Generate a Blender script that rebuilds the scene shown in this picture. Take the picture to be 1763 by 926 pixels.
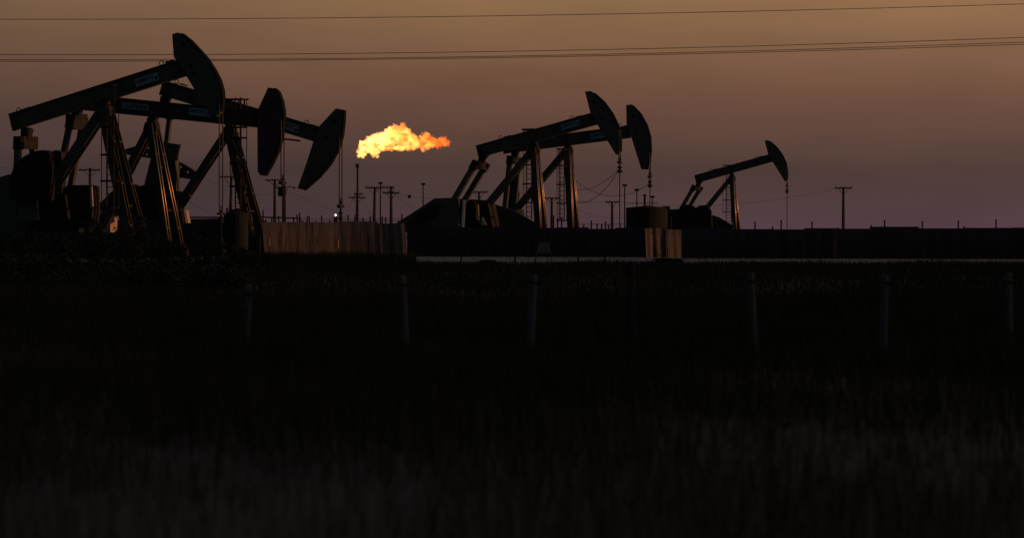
import bpy, bmesh, math, random
import numpy as np
from mathutils import Vector, Matrix

for o in list(bpy.data.objects):
    bpy.data.objects.remove(o)
sc = bpy.context.scene
C = sc.collection
R = math.radians
rnd = random.Random(7)

# ---------------------------------------------------------------- camera
F, HX, HY, CH = 3960.0, 600.0, 395.0, 1.5      # focal length (photo px), principal point, eye height
cam = bpy.data.cameras.new('camera')
cam.sensor_width = 36.0
cam.lens = F / 1763.0 * 36.0
cam.shift_x = (881.5 - HX) / 1763.0
cam.shift_y = -(463.0 - HY) / 1763.0
cam.clip_start = 0.5
cam.clip_end = 20000
cam.dof.use_dof = True
cam.dof.focus_distance = 125.0
cam.dof.aperture_fstop = 1.7
camo = bpy.data.objects.new('camera', cam)
camo.location = (0, 0, CH)
camo.rotation_euler = (R(90), 0, 0)
C.objects.link(camo)
sc.camera = camo

# ---------------------------------------------------------------- sky, sun, exposure
SUN_TO = Vector((1.0, -0.06, 0.045)).normalized()
w = bpy.data.worlds.new('World')
sc.world = w
w.use_nodes = True
nt = w.node_tree
nt.nodes.clear()
def N(t, **k):
    n = nt.nodes.new(t)
    for a, b in k.items():
        setattr(n, a, b)
    return n
L = nt.links.new
out = N('ShaderNodeOutputWorld'); bg = N('ShaderNodeBackground')
tc = N('ShaderNodeTexCoord'); sep = N('ShaderNodeSeparateXYZ')
L(tc.outputs['Generated'], sep.inputs[0])
def s2l(c):
    return tuple((v/255/12.92 if v/255 <= 0.04045 else ((v/255+0.055)/1.055)**2.4) for v in c)
# dusk colours against elevation (sine of the elevation angle, square-rooted so that the band over the horizon gets room)
sq = N('ShaderNodeMath', operation='POWER'); sq.inputs[1].default_value = 0.5
mx0 = N('ShaderNodeMath', operation='MAXIMUM'); mx0.inputs[1].default_value = 0.0
L(sep.outputs['Z'], mx0.inputs[0]); L(mx0.outputs[0], sq.inputs[0])
ramp = N('ShaderNodeValToRGB')
stops = [(0.0, (77, 58, 67)), (0.0053, (76, 57, 61)), (0.0115, (75, 57, 57)), (0.0255, (75, 57, 53)), (0.0482, (96, 69, 58)),
         (0.0659, (112, 80, 62)), (0.0982, (136, 102, 72)), (0.20, (150, 120, 92)), (0.42, (92, 88, 92)), (1.0, (54, 60, 76))]
el = ramp.color_ramp.elements
while len(el) < len(stops):
    el.new(0.5)
for e, (p, c) in zip(el, stops):
    e.position = math.sqrt(p)
    e.color = s2l(c) + (1,)
L(sq.outputs[0], ramp.inputs[0])
# brighter towards the side where the sun has gone down
az = R(72)
vd = N('ShaderNodeVectorMath', operation='DOT_PRODUCT')
vd.inputs[1].default_value = (math.sin(az), math.cos(az), 0)
L(tc.outputs['Generated'], vd.inputs[0])
am = N('ShaderNodeMath', operation='MULTIPLY_ADD'); am.inputs[1].default_value = 0.75; am.inputs[2].default_value = 0.77
L(vd.outputs['Value'], am.inputs[0])
# faint uneven dust in the air
mp = N('ShaderNodeMapping'); mp.inputs['Scale'].default_value = (9, 9, 34)
L(tc.outputs['Generated'], mp.inputs[0])
nz = N('ShaderNodeTexNoise'); nz.inputs['Scale'].default_value = 1.6; nz.inputs['Detail'].default_value = 3
L(mp.outputs[0], nz.inputs['Vector'])
nm = N('ShaderNodeMapRange'); nm.inputs['From Min'].default_value = 0.3; nm.inputs['From Max'].default_value = 0.7
nm.inputs['To Min'].default_value = 0.92; nm.inputs['To Max'].default_value = 1.07
L(nz.outputs['Fac'], nm.inputs['Value'])
mm = N('ShaderNodeMath', operation='MULTIPLY'); L(am.outputs[0], mm.inputs[0]); L(nm.outputs[0], mm.inputs[1])
vs = N('ShaderNodeVectorMath', operation='SCALE'); L(ramp.outputs['Color'], vs.inputs[0]); L(mm.outputs[0], vs.inputs['Scale'])
sky = N('ShaderNodeTexSky', sky_type='NISHITA', sun_disc=False)
sky.sun_elevation = math.asin(SUN_TO.z)
sky.sun_rotation = math.atan2(SUN_TO.x, SUN_TO.y)
sky.dust_density = 4.0
sk = N('ShaderNodeVectorMath', operation='SCALE'); sk.inputs['Scale'].default_value = 0.002
L(sky.outputs['Color'], sk.inputs[0])
ad = N('ShaderNodeVectorMath', operation='ADD'); L(vs.outputs[0], ad.inputs[0]); L(sk.outputs[0], ad.inputs[1])
# cooler and darker away from the sun
cf = N('ShaderNodeMapRange'); cf.inputs['From Min'].default_value = 0.36; cf.inputs['From Max'].default_value = -0.55
cf.interpolation_type = 'LINEAR'
L(vd.outputs['Value'], cf.inputs['Value'])
cm = N('ShaderNodeMixRGB'); cm.inputs['Color2'].default_value = s2l((46, 54, 66)) + (1,)
L(cf.outputs[0], cm.inputs['Fac']); L(ad.outputs[0], cm.inputs['Color1'])
L(cm.outputs[0], bg.inputs['Color']); bg.inputs['Strength'].default_value = 1.0
L(bg.outputs[0], out.inputs['Surface'])

sun = bpy.data.lights.new('sun', 'SUN')
sun.energy = 2.1
sun.angle = R(0.6)
sun.color = (1.0, 0.40, 0.15)
suno = bpy.data.objects.new('sun', sun)
suno.rotation_euler = SUN_TO.to_track_quat('Z', 'Y').to_euler()
suno.location = (60, 40, 30)
C.objects.link(suno)

sc.view_settings.view_transform = 'Standard'
sc.view_settings.look = 'None'
sc.view_settings.exposure = 0.0
sc.view_settings.gamma = 1.0
sc.view_settings.use_curve_mapping = False
sc.render.engine = 'CYCLES'
sc.cycles.max_bounces = 5
sc.cycles.volume_bounces = 0

# ---------------------------------------------------------------- materials
M = {}
def mat(name, c0, c1=None, rough=0.7, metal=0.0, scale=3.0, stretch=(1, 1, 1), bump=0.0, spec=0.3, c2=None, c2amt=0.35):
    m = bpy.data.materials.new(name); m.use_nodes = True
    t = m.node_tree; b = t.nodes['Principled BSDF']; l = t.links.new
    b.inputs['Roughness'].default_value = rough; b.inputs['Metallic'].default_value = metal
    b.inputs['Specular IOR Level'].default_value = spec
    if c1 is None:
        c1 = tuple(v*0.6 for v in c0)
    co = t.nodes.new('ShaderNodeTexCoord'); mpn = t.nodes.new('ShaderNodeMapping'); mpn.inputs['Scale'].default_value = stretch
    l(co.outputs['Object'], mpn.inputs[0])
    n = t.nodes.new('ShaderNodeTexNoise'); n.inputs['Scale'].default_value = scale; n.inputs['Detail'].default_value = 6
    n.inputs['Roughness'].default_value = 0.65
    l(mpn.outputs[0], n.inputs['Vector'])
    r = t.nodes.new('ShaderNodeValToRGB')
    r.color_ramp.elements[0].position = 0.32; r.color_ramp.elements[1].position = 0.68
    r.color_ramp.elements[0].color = tuple(c1) + (1,); r.color_ramp.elements[1].color = tuple(c0) + (1,)
    l(n.outputs['Fac'], r.inputs[0])
    last = r.outputs['Color']
    if c2:
        n2 = t.nodes.new('ShaderNodeTexNoise'); n2.inputs['Scale'].default_value = scale*2.7; n2.inputs['Detail'].default_value = 8
        l(mpn.outputs[0], n2.inputs['Vector'])
        r2 = t.nodes.new('ShaderNodeValToRGB')
        r2.color_ramp.elements[0].position = 1-c2amt-0.08; r2.color_ramp.elements[1].position = 1-c2amt+0.08
        l(n2.outputs['Fac'], r2.inputs[0])
        mxn = t.nodes.new('ShaderNodeMixRGB'); mxn.inputs['Color2'].default_value = tuple(c2) + (1,)
        l(r2.outputs['Color'], mxn.inputs['Fac']); l(last, mxn.inputs['Color1']); last = mxn.outputs['Color']
    l(last, b.inputs['Base Color'])
    if bump:
        bn = t.nodes.new('ShaderNodeBump'); bn.inputs['Strength'].default_value = bump; bn.inputs['Distance'].default_value = 0.02
        l(n.outputs['Fac'], bn.inputs['Height']); l(bn.outputs[0], b.inputs['Normal'])
    M[name] = m
    return m
def emit(name, col, s):
    m = bpy.data.materials.new(name); m.use_nodes = True
    t = m.node_tree; b = t.nodes['Principled BSDF']
    b.inputs['Base Color'].default_value = (0.3, 0.3, 0.3, 1)
    b.inputs['Emission Color'].default_value = tuple(col) + (1,); b.inputs['Emission Strength'].default_value = s
    M[name] = m
    return m
mat('green_paint', (0.056, 0.068, 0.050), (0.040, 0.048, 0.036), 0.7, scale=1.3, c2=(0.06, 0.032, 0.018), c2amt=0.3)
mat('maroon_paint', (0.052, 0.034, 0.044), (0.036, 0.024, 0.032), 0.7, scale=1.3, c2=(0.06, 0.03, 0.018), c2amt=0.3)
mat('leg_paint', (0.036, 0.035, 0.027), (0.026, 0.025, 0.020), 0.55, scale=1.6, spec=0.3, c2=(0.045, 0.025, 0.014), c2amt=0.3)
mat('glint_edge', (0.55, 0.42, 0.30), (0.38, 0.28, 0.20), 0.42, metal=0.85, scale=2.0, stretch=(1, 1, 0.5))  # bright metal on chosen leg edges, standing in for rim light
mat('wire_track', (0.012, 0.011, 0.012), (0.008, 0.008, 0.008), 0.95, spec=0.05)
mat('dark_steel', (0.020, 0.020, 0.021), (0.013, 0.013, 0.014), 0.8, spec=0.15, scale=2.5, c2=(0.024, 0.015, 0.011), c2amt=0.33)
mat('galvanised', (0.085, 0.095, 0.105), (0.05, 0.056, 0.062), 0.5, metal=0.3, scale=4)
mat('cage_paint', (0.020, 0.021, 0.019), (0.014, 0.014, 0.013), 0.8, spec=0.1)
mat('wire_rope', (0.04, 0.036, 0.034), None, 0.7)
mat('sign_white', (0.14, 0.25, 0.31), (0.10, 0.185, 0.23), 0.6, scale=4, c2=(0.10, 0.10, 0.09), c2amt=0.28)
mat('sign_ink', (0.012, 0.014, 0.02), None, 0.6)
mat('board_blue', (0.07, 0.10, 0.12), (0.05, 0.07, 0.085), 0.7)
mat('lit_tan', (0.38, 0.31, 0.22), (0.25, 0.2, 0.15), 0.6, scale=3, c2=(0.16, 0.08, 0.04), c2amt=0.3)  # light tan for strips and boxes meant to look sunlit
mat('pale_paint', (0.78, 0.72, 0.68), (0.66, 0.6, 0.56), 0.6)
mat('orange_lit_plate', (0.65, 0.30, 0.10), (0.5, 0.22, 0.08), 0.5)  # orange of the low sun put into the plate colour
mat('wood_pole', (0.032, 0.025, 0.021), (0.018, 0.014, 0.012), 0.85, scale=3, stretch=(6, 6, 0.6), bump=0.4)
mat('insulator', (0.04, 0.03, 0.028), None, 0.3, spec=0.5)
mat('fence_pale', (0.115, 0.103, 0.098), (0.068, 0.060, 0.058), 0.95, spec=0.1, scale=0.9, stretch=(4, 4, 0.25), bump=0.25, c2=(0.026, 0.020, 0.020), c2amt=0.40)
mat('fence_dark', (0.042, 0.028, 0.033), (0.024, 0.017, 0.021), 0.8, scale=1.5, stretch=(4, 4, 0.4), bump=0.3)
mat('tank_paint', (0.016, 0.021, 0.024), (0.011, 0.015, 0.018), 0.9, spec=0.1, scale=0.8)
mat('soil', (0.075, 0.062, 0.048), (0.045, 0.038, 0.030), 0.95, scale=0.6, bump=0.5)
mat('caliche', (0.21, 0.22, 0.245), (0.13, 0.135, 0.155), 0.95, scale=0.5, bump=0.6, c2=(0.11, 0.10, 0.09), c2amt=0.36)
mat('leaf', (0.040, 0.046, 0.022), (0.022, 0.026, 0.012), 0.7, scale=1.2)
mat('blade', (0.044, 0.044, 0.022), (0.026, 0.028, 0.013), 0.85, spec=0.1, scale=0.35, c2=(0.046, 0.041, 0.024), c2amt=0.35)
mat('bark', (0.06, 0.05, 0.04), None, 0.9)
emit('lamp_glow', (1.0, 0.9, 0.75), 14)
emit('lamp_glow_dim', (1.0, 0.8, 0.6), 2.0)

# ---------------------------------------------------------------- mesh helpers
class MB:
    def __init__(s): s.v = []; s.f = []
    def add(s, vs, fs):
        k = len(s.v); s.v += [tuple(v) for v in vs]; s.f += [tuple(i+k for i in f) for f in fs]; return s
    def hexa(s, p):
        return s.add(p, [(0, 3, 2, 1), (4, 5, 6, 7), (0, 1, 5, 4), (1, 2, 6, 5), (2, 3, 7, 6), (3, 0, 4, 7)])
    def box(s, c, d):
        x, y, z = c; a, b, e = d[0]/2, d[1]/2, d[2]/2
        return s.hexa([(x-a, y-b, z-e), (x+a, y-b, z-e), (x+a, y+b, z-e), (x-a, y+b, z-e),
                       (x-a, y-b, z+e), (x+a, y-b, z+e), (x+a, y+b, z+e), (x-a, y+b, z+e)])
    def bar(s, p0, p1, w_, h_, up=(0, 0, 1), off=(0, 0)):
        """box from p0 to p1; h_ along up, w_ across; off shifts the section (across, up)"""
        p0 = Vector(p0); p1 = Vector(p1); t = (p1-p0).normalized(); u = Vector(up)
        u = (u - t*u.dot(t)).normalized(); q = t.cross(u)
        sh = q*off[0] + u*off[1]
        c = [(-1, -1), (1, -1), (1, 1), (-1, 1)]
        return s.hexa([p0+sh+q*(a*w_/2)+u*(b*h_/2) for a, b in c] + [p1+sh+q*(a*w_/2)+u*(b*h_/2) for a, b in c])
    def ibeam(s, p0, p1, depth, width, tf, tw, up):
        s.bar(p0, p1, width, tf, up, (0, depth/2-tf/2))
        s.bar(p0, p1, width, tf, up, (0, -depth/2+tf/2))
        return s.bar(p0, p1, tw, depth-2*tf, up)
    def prism(s, poly, y0, y1):
        n = len(poly)
        vs = [(u, y0, z) for u, z in poly] + [(u, y1, z) for u, z in poly]
        fs = [tuple(range(n)), tuple(range(2*n-1, n-1, -1))]
        fs += [(i, i+n, (i+1) % n+n, (i+1) % n) for i in range(n)]
        return s.add(vs, fs)
    def tube(s, pts, r, n=6):
        pts = [Vector(p) for p in pts]
        rs = r if isinstance(r, (list, tuple)) else [r]*len(pts)
        rings = []; ref = None
        for i, p in enumerate(pts):
            t = (pts[min(i+1, len(pts)-1)] - pts[max(i-1, 0)]).normalized()
            if ref is None or abs(ref.dot(t)) > 0.9:
                ref = Vector((0, 0, 1)) if abs(t.z) < 0.9 else Vector((1, 0, 0))
            a = (ref - t*ref.dot(t)).normalized(); b = t.cross(a)
            rings.append([p + (a*math.cos(2*math.pi*k/n) + b*math.sin(2*math.pi*k/n))*rs[i] for k in range(n)])
        vs = [v for q in rings for v in q]; fs = []
        for i in range(len(pts)-1):
            for k in range(n):
                fs.append((i*n+k, i*n+(k+1) % n, (i+1)*n+(k+1) % n, (i+1)*n+k))
        fs.append(tuple(range(n-1, -1, -1))); fs.append(tuple(range((len(pts)-1)*n, len(pts)*n)))
        return s.add(vs, fs)
    def lathe(s, prof, n=16, c=(0, 0, 0)):
        vs = [(c[0]+r*math.cos(2*math.pi*k/n), c[1]+r*math.sin(2*math.pi*k/n), c[2]+z) for r, z in prof for k in range(n)]
        fs = [(i*n+k, i*n+(k+1) % n, (i+1)*n+(k+1) % n, (i+1)*n+k) for i in range(len(prof)-1) for k in range(n)]
        fs.append(tuple(range(n-1, -1, -1))); fs.append(tuple(range((len(prof)-1)*n, len(prof)*n)))
        return s.add(vs, fs)
    def disc(s, c, r, y0, y1, n=14):
        return s.prism([(c[0]+r*math.cos(2*math.pi*k/n), c[1]+r*math.sin(2*math.pi*k/n)) for k in range(n)], y0, y1)
    def mesh(s, name, m):
        me = bpy.data.meshes.new(name); me.from_pydata(s.v, [], s.f)
        bm = bmesh.new(); bm.from_mesh(me); bmesh.ops.recalc_face_normals(bm, faces=bm.faces); bm.to_mesh(me); bm.free()
        me.materials.append(M[m]); return me
    def build(s, name, m, parent=None, loc=None, smooth=False):
        me = s.mesh(name, m)
        if smooth:
            for p in me.polygons: p.use_smooth = True
        return link(name, me, parent, loc)
def link(name, me, parent=None, loc=None):
    o = bpy.data.objects.new(name, me); C.objects.link(o)
    if parent: o.parent = parent
    if loc is not None: o.location = loc
    return o
def tag(o, label=None, cat=None, group=None, kind=None):
    if label: o['label'] = label
    if cat: o['category'] = cat
    if group: o['group'] = group
    if kind: o['kind'] = kind
    return o
def empty(name, loc, rz, label, cat, group=None):
    o = bpy.data.objects.new(name, None); C.objects.link(o); o.empty_display_size = 0.3
    o.location = loc; o.rotation_euler = (0, 0, rz)
    return tag(o, label, cat, group)
def P(px, py, d):
    return Vector(((px-HX)*d/F, d, CH+(HY-py)*d/F))

def lettering(text, width, height, parent, m='sign_ink', y=-0.012, rot=0.0, loc=(0, 0)):
    """flat lettering standing in the x-z plane of its parent, facing -y"""
    cu = bpy.data.curves.new('lettering', 'FONT'); cu.body = text; cu.align_x = 'CENTER'; cu.align_y = 'CENTER'
    cu.extrude = 0.004; cu.size = 1.0; cu.offset = 0.018
    tmp = bpy.data.objects.new('tmp', cu); C.objects.link(tmp)
    bpy.context.view_layer.update()
    me = bpy.data.meshes.new_from_object(tmp.evaluated_get(bpy.context.evaluated_depsgraph_get()))
    bpy.data.objects.remove(tmp)
    xs = [v.co.x for v in me.vertices]; ys = [v.co.y for v in me.vertices]
    cx, cy = (min(xs)+max(xs))/2, (min(ys)+max(ys))/2
    sx, sy = width/(max(xs)-min(xs)), height/(max(ys)-min(ys))
    for v in me.vertices:
        v.co = ((v.co.x-cx)*sx+loc[0], y-v.co.z, (v.co.y-cy)*sy+loc[1])
    me.materials.clear(); me.materials.append(M[m])
    o = link('lettering', me, parent)
    return o

# ---------------------------------------------------------------- ground
def sheet(name, pts, z, m, kind='structure'):
    me = bpy.data.meshes.new(name); me.from_pydata([(x, y, z) for x, y in pts], [], [tuple(range(len(pts)))])
    me.materials.append(M[m]); return tag(link(name, me), kind=kind)
sheet('ground', [(-9000, -200), (9000, -200), (9000, 14000), (-9000, 14000)], 0.0, 'soil')
pad = []
for i in range(46):
    x = -60 + i*3.6
    pad.append((x, 98 + 2.0*math.sin(i*0.9) + rnd.uniform(-2.2, 2.2)))
sheet('gravel_pad', pad + [(130, 330), (-90, 330)], 0.006, 'caliche')

# berm added out of view at right to keep low sun off the field
bv, bf = [], []
NB, MBm = 60, 9
for i in range(NB+1):
    y = -60 + (108.5+60)*i/NB
    endf = min(1, (NB-i)/3, i/3)
    for j in range(MBm):
        f = j/(MBm-1)*2-1
        hgt = 4.9*(1-f*f)**0.8*endf*(1+0.10*math.sin(i*0.7)+0.06*math.sin(i*1.9+1))
        bv.append((45+f*8+0.5*math.sin(i*0.5), y, hgt-0.02))
for i in range(NB):
    for j in range(MBm-1):
        a = i*MBm+j; bf.append((a, a+1, a+MBm+1, a+MBm))
me = bpy.data.meshes.new('added_shade_berm'); me.from_pydata(bv, [], bf); me.materials.append(M['soil'])
for p in me.polygons: p.use_smooth = True
tag(link('added_shade_berm', me), kind='structure')

# ---------------------------------------------------------------- pumpjacks
class Jack:
    def __init__(s, label, ox_px, d, psi, paint, xf=None, group='pumpjacks'):
        s.xf = xf or (lambda p: p)
        a = (s.xf((ox_px, 0))[0]-HX)/F
        s.o = Vector((a*d, d, 0)); s.psi = R(psi)
        s.ex = Vector((math.cos(s.psi), -math.sin(s.psi), 0)); s.ey = Vector((math.sin(s.psi), math.cos(s.psi), 0))
        s.paint = paint; s.worn = d > 121 and d != 128.5  # units whose leg edges get the bright glint metal
        s.root = empty('pumpjack', s.o, -s.psi, label, 'pumpjack', group)
    def pl(s, p, y=0.0):
        """photo point -> (u, z) on the vertical plane y metres behind the pumpjack's centre plane"""
        px, py = s.xf(p)
        a = (px-HX)/F; b = (HY-py)/F
        t = (y + s.o.dot(s.ey)) / (a*s.ey.x + s.ey.y)
        u = (Vector((a*t, t, 0))-s.o).dot(s.ex)
        return (u, CH+b*t)
    def p3(s, p, y=0.0):
        u, z = s.pl(p, y); return Vector((u, y, z))
    def poly(s, pts, y): return [s.pl(p, y) for p in pts]
    def part(s, name, mb, m=None, parent=None, smooth=False):
        return mb.build(name, m or s.paint, parent or s.root, None, smooth)
    def block(s, name, pts, y0, y1, m=None, parent=None, holes=()):
        if not holes:
            return s.part(name, MB().prism(s.poly(pts, y0), y0, y1), m, parent)
        bm = bmesh.new()                                   # plate with round holes cut through it
        loops = [s.poly(pts, y0)] + [[(c[0]+0.095*math.cos(k*math.pi/6), c[1]+0.095*math.sin(k*math.pi/6)) for k in range(12)] for c in [s.pl(h, y0) for h in holes]]
        ed = []
        for lp in loops:
            vv = [bm.verts.new((u, y0, z)) for u, z in lp]
            ed += [bm.edges.new((vv[i], vv[(i+1) % len(vv)])) for i in range(len(vv))]
        bmesh.ops.triangle_fill(bm, use_beauty=True, edges=ed)
        ext = bmesh.ops.extrude_face_region(bm, geom=list(bm.faces))
        bmesh.ops.translate(bm, vec=(0, y1-y0, 0), verts=[v for v in ext['geom'] if isinstance(v, bmesh.types.BMVert)])
        bmesh.ops.recalc_face_normals(bm, faces=bm.faces)
        me = bpy.data.meshes.new(name); bm.to_mesh(me); bm.free(); me.materials.append(M[m or s.paint])
        return link(name, me, parent or s.root)
    def beam(s, TL, TR, BR, BL, signs=(), eyes=(), fw=0.30):
        a = (Vector(s.pl(TL))+Vector(s.pl(BL)))/2; b = (Vector(s.pl(TR))+Vector(s.pl(BR)))/2
        ax = (b-a).normalized(); nv = Vector((-ax.y, ax.x))
        depth = (abs((Vector(s.pl(TL))-a).dot(nv)) + abs((Vector(s.pl(BL))-a).dot(nv))
                 + abs((Vector(s.pl(TR))-b).dot(nv)) + abs((Vector(s.pl(BR))-b).dot(nv)))/2
        s.ax, s.nv, s.a, s.b, s.depth = ax, nv, a, b, depth
        p0 = Vector((a.x, 0, a.y)); p1 = Vector((b.x, 0, b.y)); up = (nv.x, 0, nv.y)
        wb = s.part('walking_beam', MB().ibeam(p0, p1, depth, fw, 0.05, 0.03, up))
        n = 7
        for i in range(n):
            q = p0.lerp(p1, 0.03+0.94*i/(n-1)); t = (p1-p0).normalized()
            for sy in (-1, 1):
                s.part('stiffener', MB().bar(q-t*0.012+Vector((0, sy*0.095, 0)), q+t*0.012+Vector((0, sy*0.095, 0)), 0.15, depth-0.11, up), None, wb)
        e0 = p0 - (p1-p0).normalized()*0.02
        s.part('end_plate', MB().bar(e0-(p1-p0).normalized()*0.02, e0+(p1-p0).normalized()*0.019, fw+0.03, depth+0.03, up), None, wb)
        for e in eyes:                                   # lifting eyes on the top flange
            u, z = s.pl(e); c = Vector((u, 0, z))
            ring = [c + Vector((ax.x*0.12*math.cos(k), 0, ax.y*0.12*math.cos(k))) + Vector((nv.x, 0, nv.y))*0.12*math.sin(k)
                    for k in [2*math.pi*i/12 for i in range(13)]]
            s.part('lifting_eye', MB().tube(ring, 0.026, 5), 'dark_steel', wb)
            s.part('bolt_plate', MB().bar(c+Vector((ax.x*.25, 0, ax.y*.25)), c+Vector((ax.x*.7, 0, ax.y*.7)), 0.2, 0.07, up, (0, -0.05)), 'dark_steel', wb)
        for (cpx, w_px, h_px, text, plate, kind) in signs:
            y = -fw/2-0.02
            c = s.pl(cpx, y); k = s.o.y/F
            wid, hei = w_px*k/math.cos(s.psi), h_px*k
            sg = s.part('sign', MB().box((0, 0, 0), (wid, 0.012, hei)), 'sign_white')
            sg.location = (c[0], y, c[1]); sg.rotation_euler = (0, -math.atan2(ax.y, ax.x), 0)
            if kind == 'logo':
                lettering(text, wid*0.74, hei*0.40, sg, loc=(-wid*0.06, hei*0.1))
                star = [(wid*0.40+(0.055 if i % 2 else 0.12)*math.cos(math.pi/2+i*math.pi/5)*1.1, -hei*0.12+(0.055 if i % 2 else 0.13)*math.sin(math.pi/2+i*math.pi/5)) for i in range(10)]
                s.part('emblem', MB().prism(star, -0.014, -0.007), 'sign_ink', sg)
            else:
                lettering(text, wid*0.86, hei*0.62, sg)
                for zz in (-1, 1):
                    s.part('sign_border', MB().box((0, -0.008, zz*hei*0.475), (wid, 0.004, hei*0.05)), 'sign_ink', sg)
        return wb
    def head(s, pts, arc, width=0.36, bolts=()):
        """pts: outline in the photo, arc: (first, last) index of the curved face"""
        y = -width/2
        pl_ = s.poly(pts, y)
        h = s.part('horse_head', MB().prism(pl_, y, -y))
        A = [Vector(q) for q in pl_[arc[0]:arc[1]+1]]
        cen = sum((Vector(q) for q in pl_), Vector((0, 0)))/len(pl_)
        o_, i_ = [], []
        for k, q in enumerate(A):
            t = (A[min(k+1, len(A)-1)]-A[max(k-1, 0)]).normalized(); nn = Vector((t.y, -t.x))
            if nn.dot(q-cen) < 0: nn = -nn
            o_.append(q+nn*0.035); i_.append(q-nn*0.05)
        s.part('face_plate', MB().prism([tuple(q) for q in o_+i_[::-1]], y-0.02, -y+0.02), 'wire_track', h)
        for b in bolts:
            s.part('pin', MB().disc(s.pl(b, y), 0.10, y-0.03, y-0.002, 10), 'dark_steel', h)
        return h
    def column(s, name, p0, p1, w_u=0.40, w_y=0.36, m='leg_paint'):
        """built-up leg: two side plates joined by battens, open towards the head and the tail"""
        p0 = Vector(p0); p1 = Vector(p1); t = (p1-p0).normalized()
        up = Vector((0, 1, 0))
        leg = None
        mb = MB()
        mb.bar(p0, p1, w_u, 0.05, up, (0, w_y/2-0.025)); mb.bar(p0, p1, w_u, 0.05, up, (0, -w_y/2+0.025))
        leg = s.part(name, mb, m)
        q_ = t.cross(up).normalized()
        if q_.x < 0: q_ = -q_
        for sy in (-1, 1):                                # rounded front edges of the two side plates, added to catch a sun glint
            eo = q_*(w_u/2) + up*sy*(w_y/2-0.025)
            s.part('edge_bead', MB().tube([p0+eo, p1+eo], 0.034, 8), 'glint_edge' if m == 'leg_paint' and s.worn else m, leg, True)
        L_ = (p1-p0).length; n = 3
        for i in range(n):
            q = p0 + t*L_*(0.25+0.3*i)
            s.part('batten', MB().bar(q-t*0.05, q+t*0.05, w_u+0.02, w_y-0.104, up), m, leg)
        s.part('foot_plate', MB().box((p1.x, p1.y, max(p1.z, 0.03)), (w_u+0.25, w_y+0.25, 0.06)), 'dark_steel', leg)
        return leg
    def post(s, apex, near, far, rear, w=1.1, zf=0.55, wl=0.42):
        """samson post: two front legs, one rear leg, saddle bearing"""
        top = s.p3(apex)
        def foot(p, y):
            q = s.p3(p, y); q0 = Vector((top.x, y*0.25, top.z))
            k = (q0.z-zf)/(q0.z-q.z); return q0, q0+(q-q0)*k
        for p, y in ((near, -w), (far, w)):
            a, b = foot(p, y); s.column('front_leg', a, b, wl, 0.36)
        a, b = foot(rear, 0.0); s.column('rear_leg', a, b, wl*1.05, 0.5, s.paint)
        s.feet = b
        mb = MB()
        mb.prism([(top.x-0.42, top.z-0.25), (top.x-0.3, top.z+0.10), (top.x+0.3, top.z+0.10), (top.x+0.36, top.z-0.25), (top.x+0.2, top.z-0.7), (top.x-0.28, top.z-0.7)], -0.26, 0.26)
        cb = s.part('saddle', mb, 'dark_steel')
        s.part('bearing', MB().disc((top.x, top.z+0.2), 0.22, -0.24, 0.24), 'dark_steel', cb)
        # cross braces between the front legs
        ta = Vector((top.x, 0, top.z))
        for k in (0.35, 0.7):
            aN, bN = foot(near, -w); aF, bF = foot(far, w)
            s.part('cross_brace', MB().bar(aN.lerp(bN, k), aF.lerp(bF, k), 0.12, 0.12), 'dark_steel')
        s.part('skid', MB().bar((s.feet.x-2.6, -0.75, 0.28), (top.x+2.4, -0.75, 0.28), 0.3, 0.5).bar((s.feet.x-2.6, 0.75, 0.28), (top.x+2.4, 0.75, 0.28), 0.3, 0.5)
               .box((s.feet.x-2.0, 0, 0.30), (0.25, 1.2, 0.4)).box((top.x, 0, 0.30), (0.25, 1.2, 0.4)).box((s.feet.x, 0, 0.30), (0.25, 1.2, 0.4)), 'dark_steel')
    def ladder(s, top, bottom, y, half_px=5.0, cage_px=(8, 8), hoops=(), strips=3):
        a = s.p3(top, y); b = s.p3(bottom, y); k = s.o.y/F
        hw = max(half_px*k, 0.16)
        lad = s.part('ladder', MB().bar((a.x-hw, y, b.z), (a.x-hw, y, a.z), 0.085, 0.05, (1, 0, 0)), 'cage_paint')
        s.part('rail', MB().bar((a.x+hw, y, b.z), (a.x+hw, y, a.z), 0.085, 0.05, (1, 0, 0)), 'cage_paint', lad)
        n = int((a.z-b.z)/0.32)
        rm = MB().tube([(-hw, 0, 0), (hw, 0, 0)], 0.024, 5).mesh('rung', 'cage_paint')
        for i in range(n):
            link('rung', rm, lad, (a.x, y, b.z+0.2+i*0.32))
        l_, r_ = cage_px[0]*k, cage_px[1]*k
        c = (a.x+(r_-l_)/2, y-0.02); ru = (l_+r_)/2; rv = 0.42
        pts = [(-ru*math.cos(t), -rv*math.sin(t)) for t in [math.pi*i/8 for i in range(9)]]
        hm = MB().tube([(p[0], p[1], 0) for p in pts], 0.05, 5).tube([(-ru, 0, 0), (ru, 0, 0)], 0.05, 5).mesh('cage_hoop', 'cage_paint')
        zs = []
        for hy in hoops:
            z = s.p3((top[0], hy), y).z; zs.append(z); link('cage_hoop', hm, lad, (c[0], c[1], z))
        for i in range(strips):
            t = math.pi*(i)/(strips-1) if strips > 1 else 0
            q = (c[0]-ru*math.cos(t), c[1]-rv*math.sin(t))
            s.part('cage_strip', MB().tube([(q[0], q[1], min(zs)), (q[0], q[1], max(zs))], 0.022, 5), 'cage_paint', lad)
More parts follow.
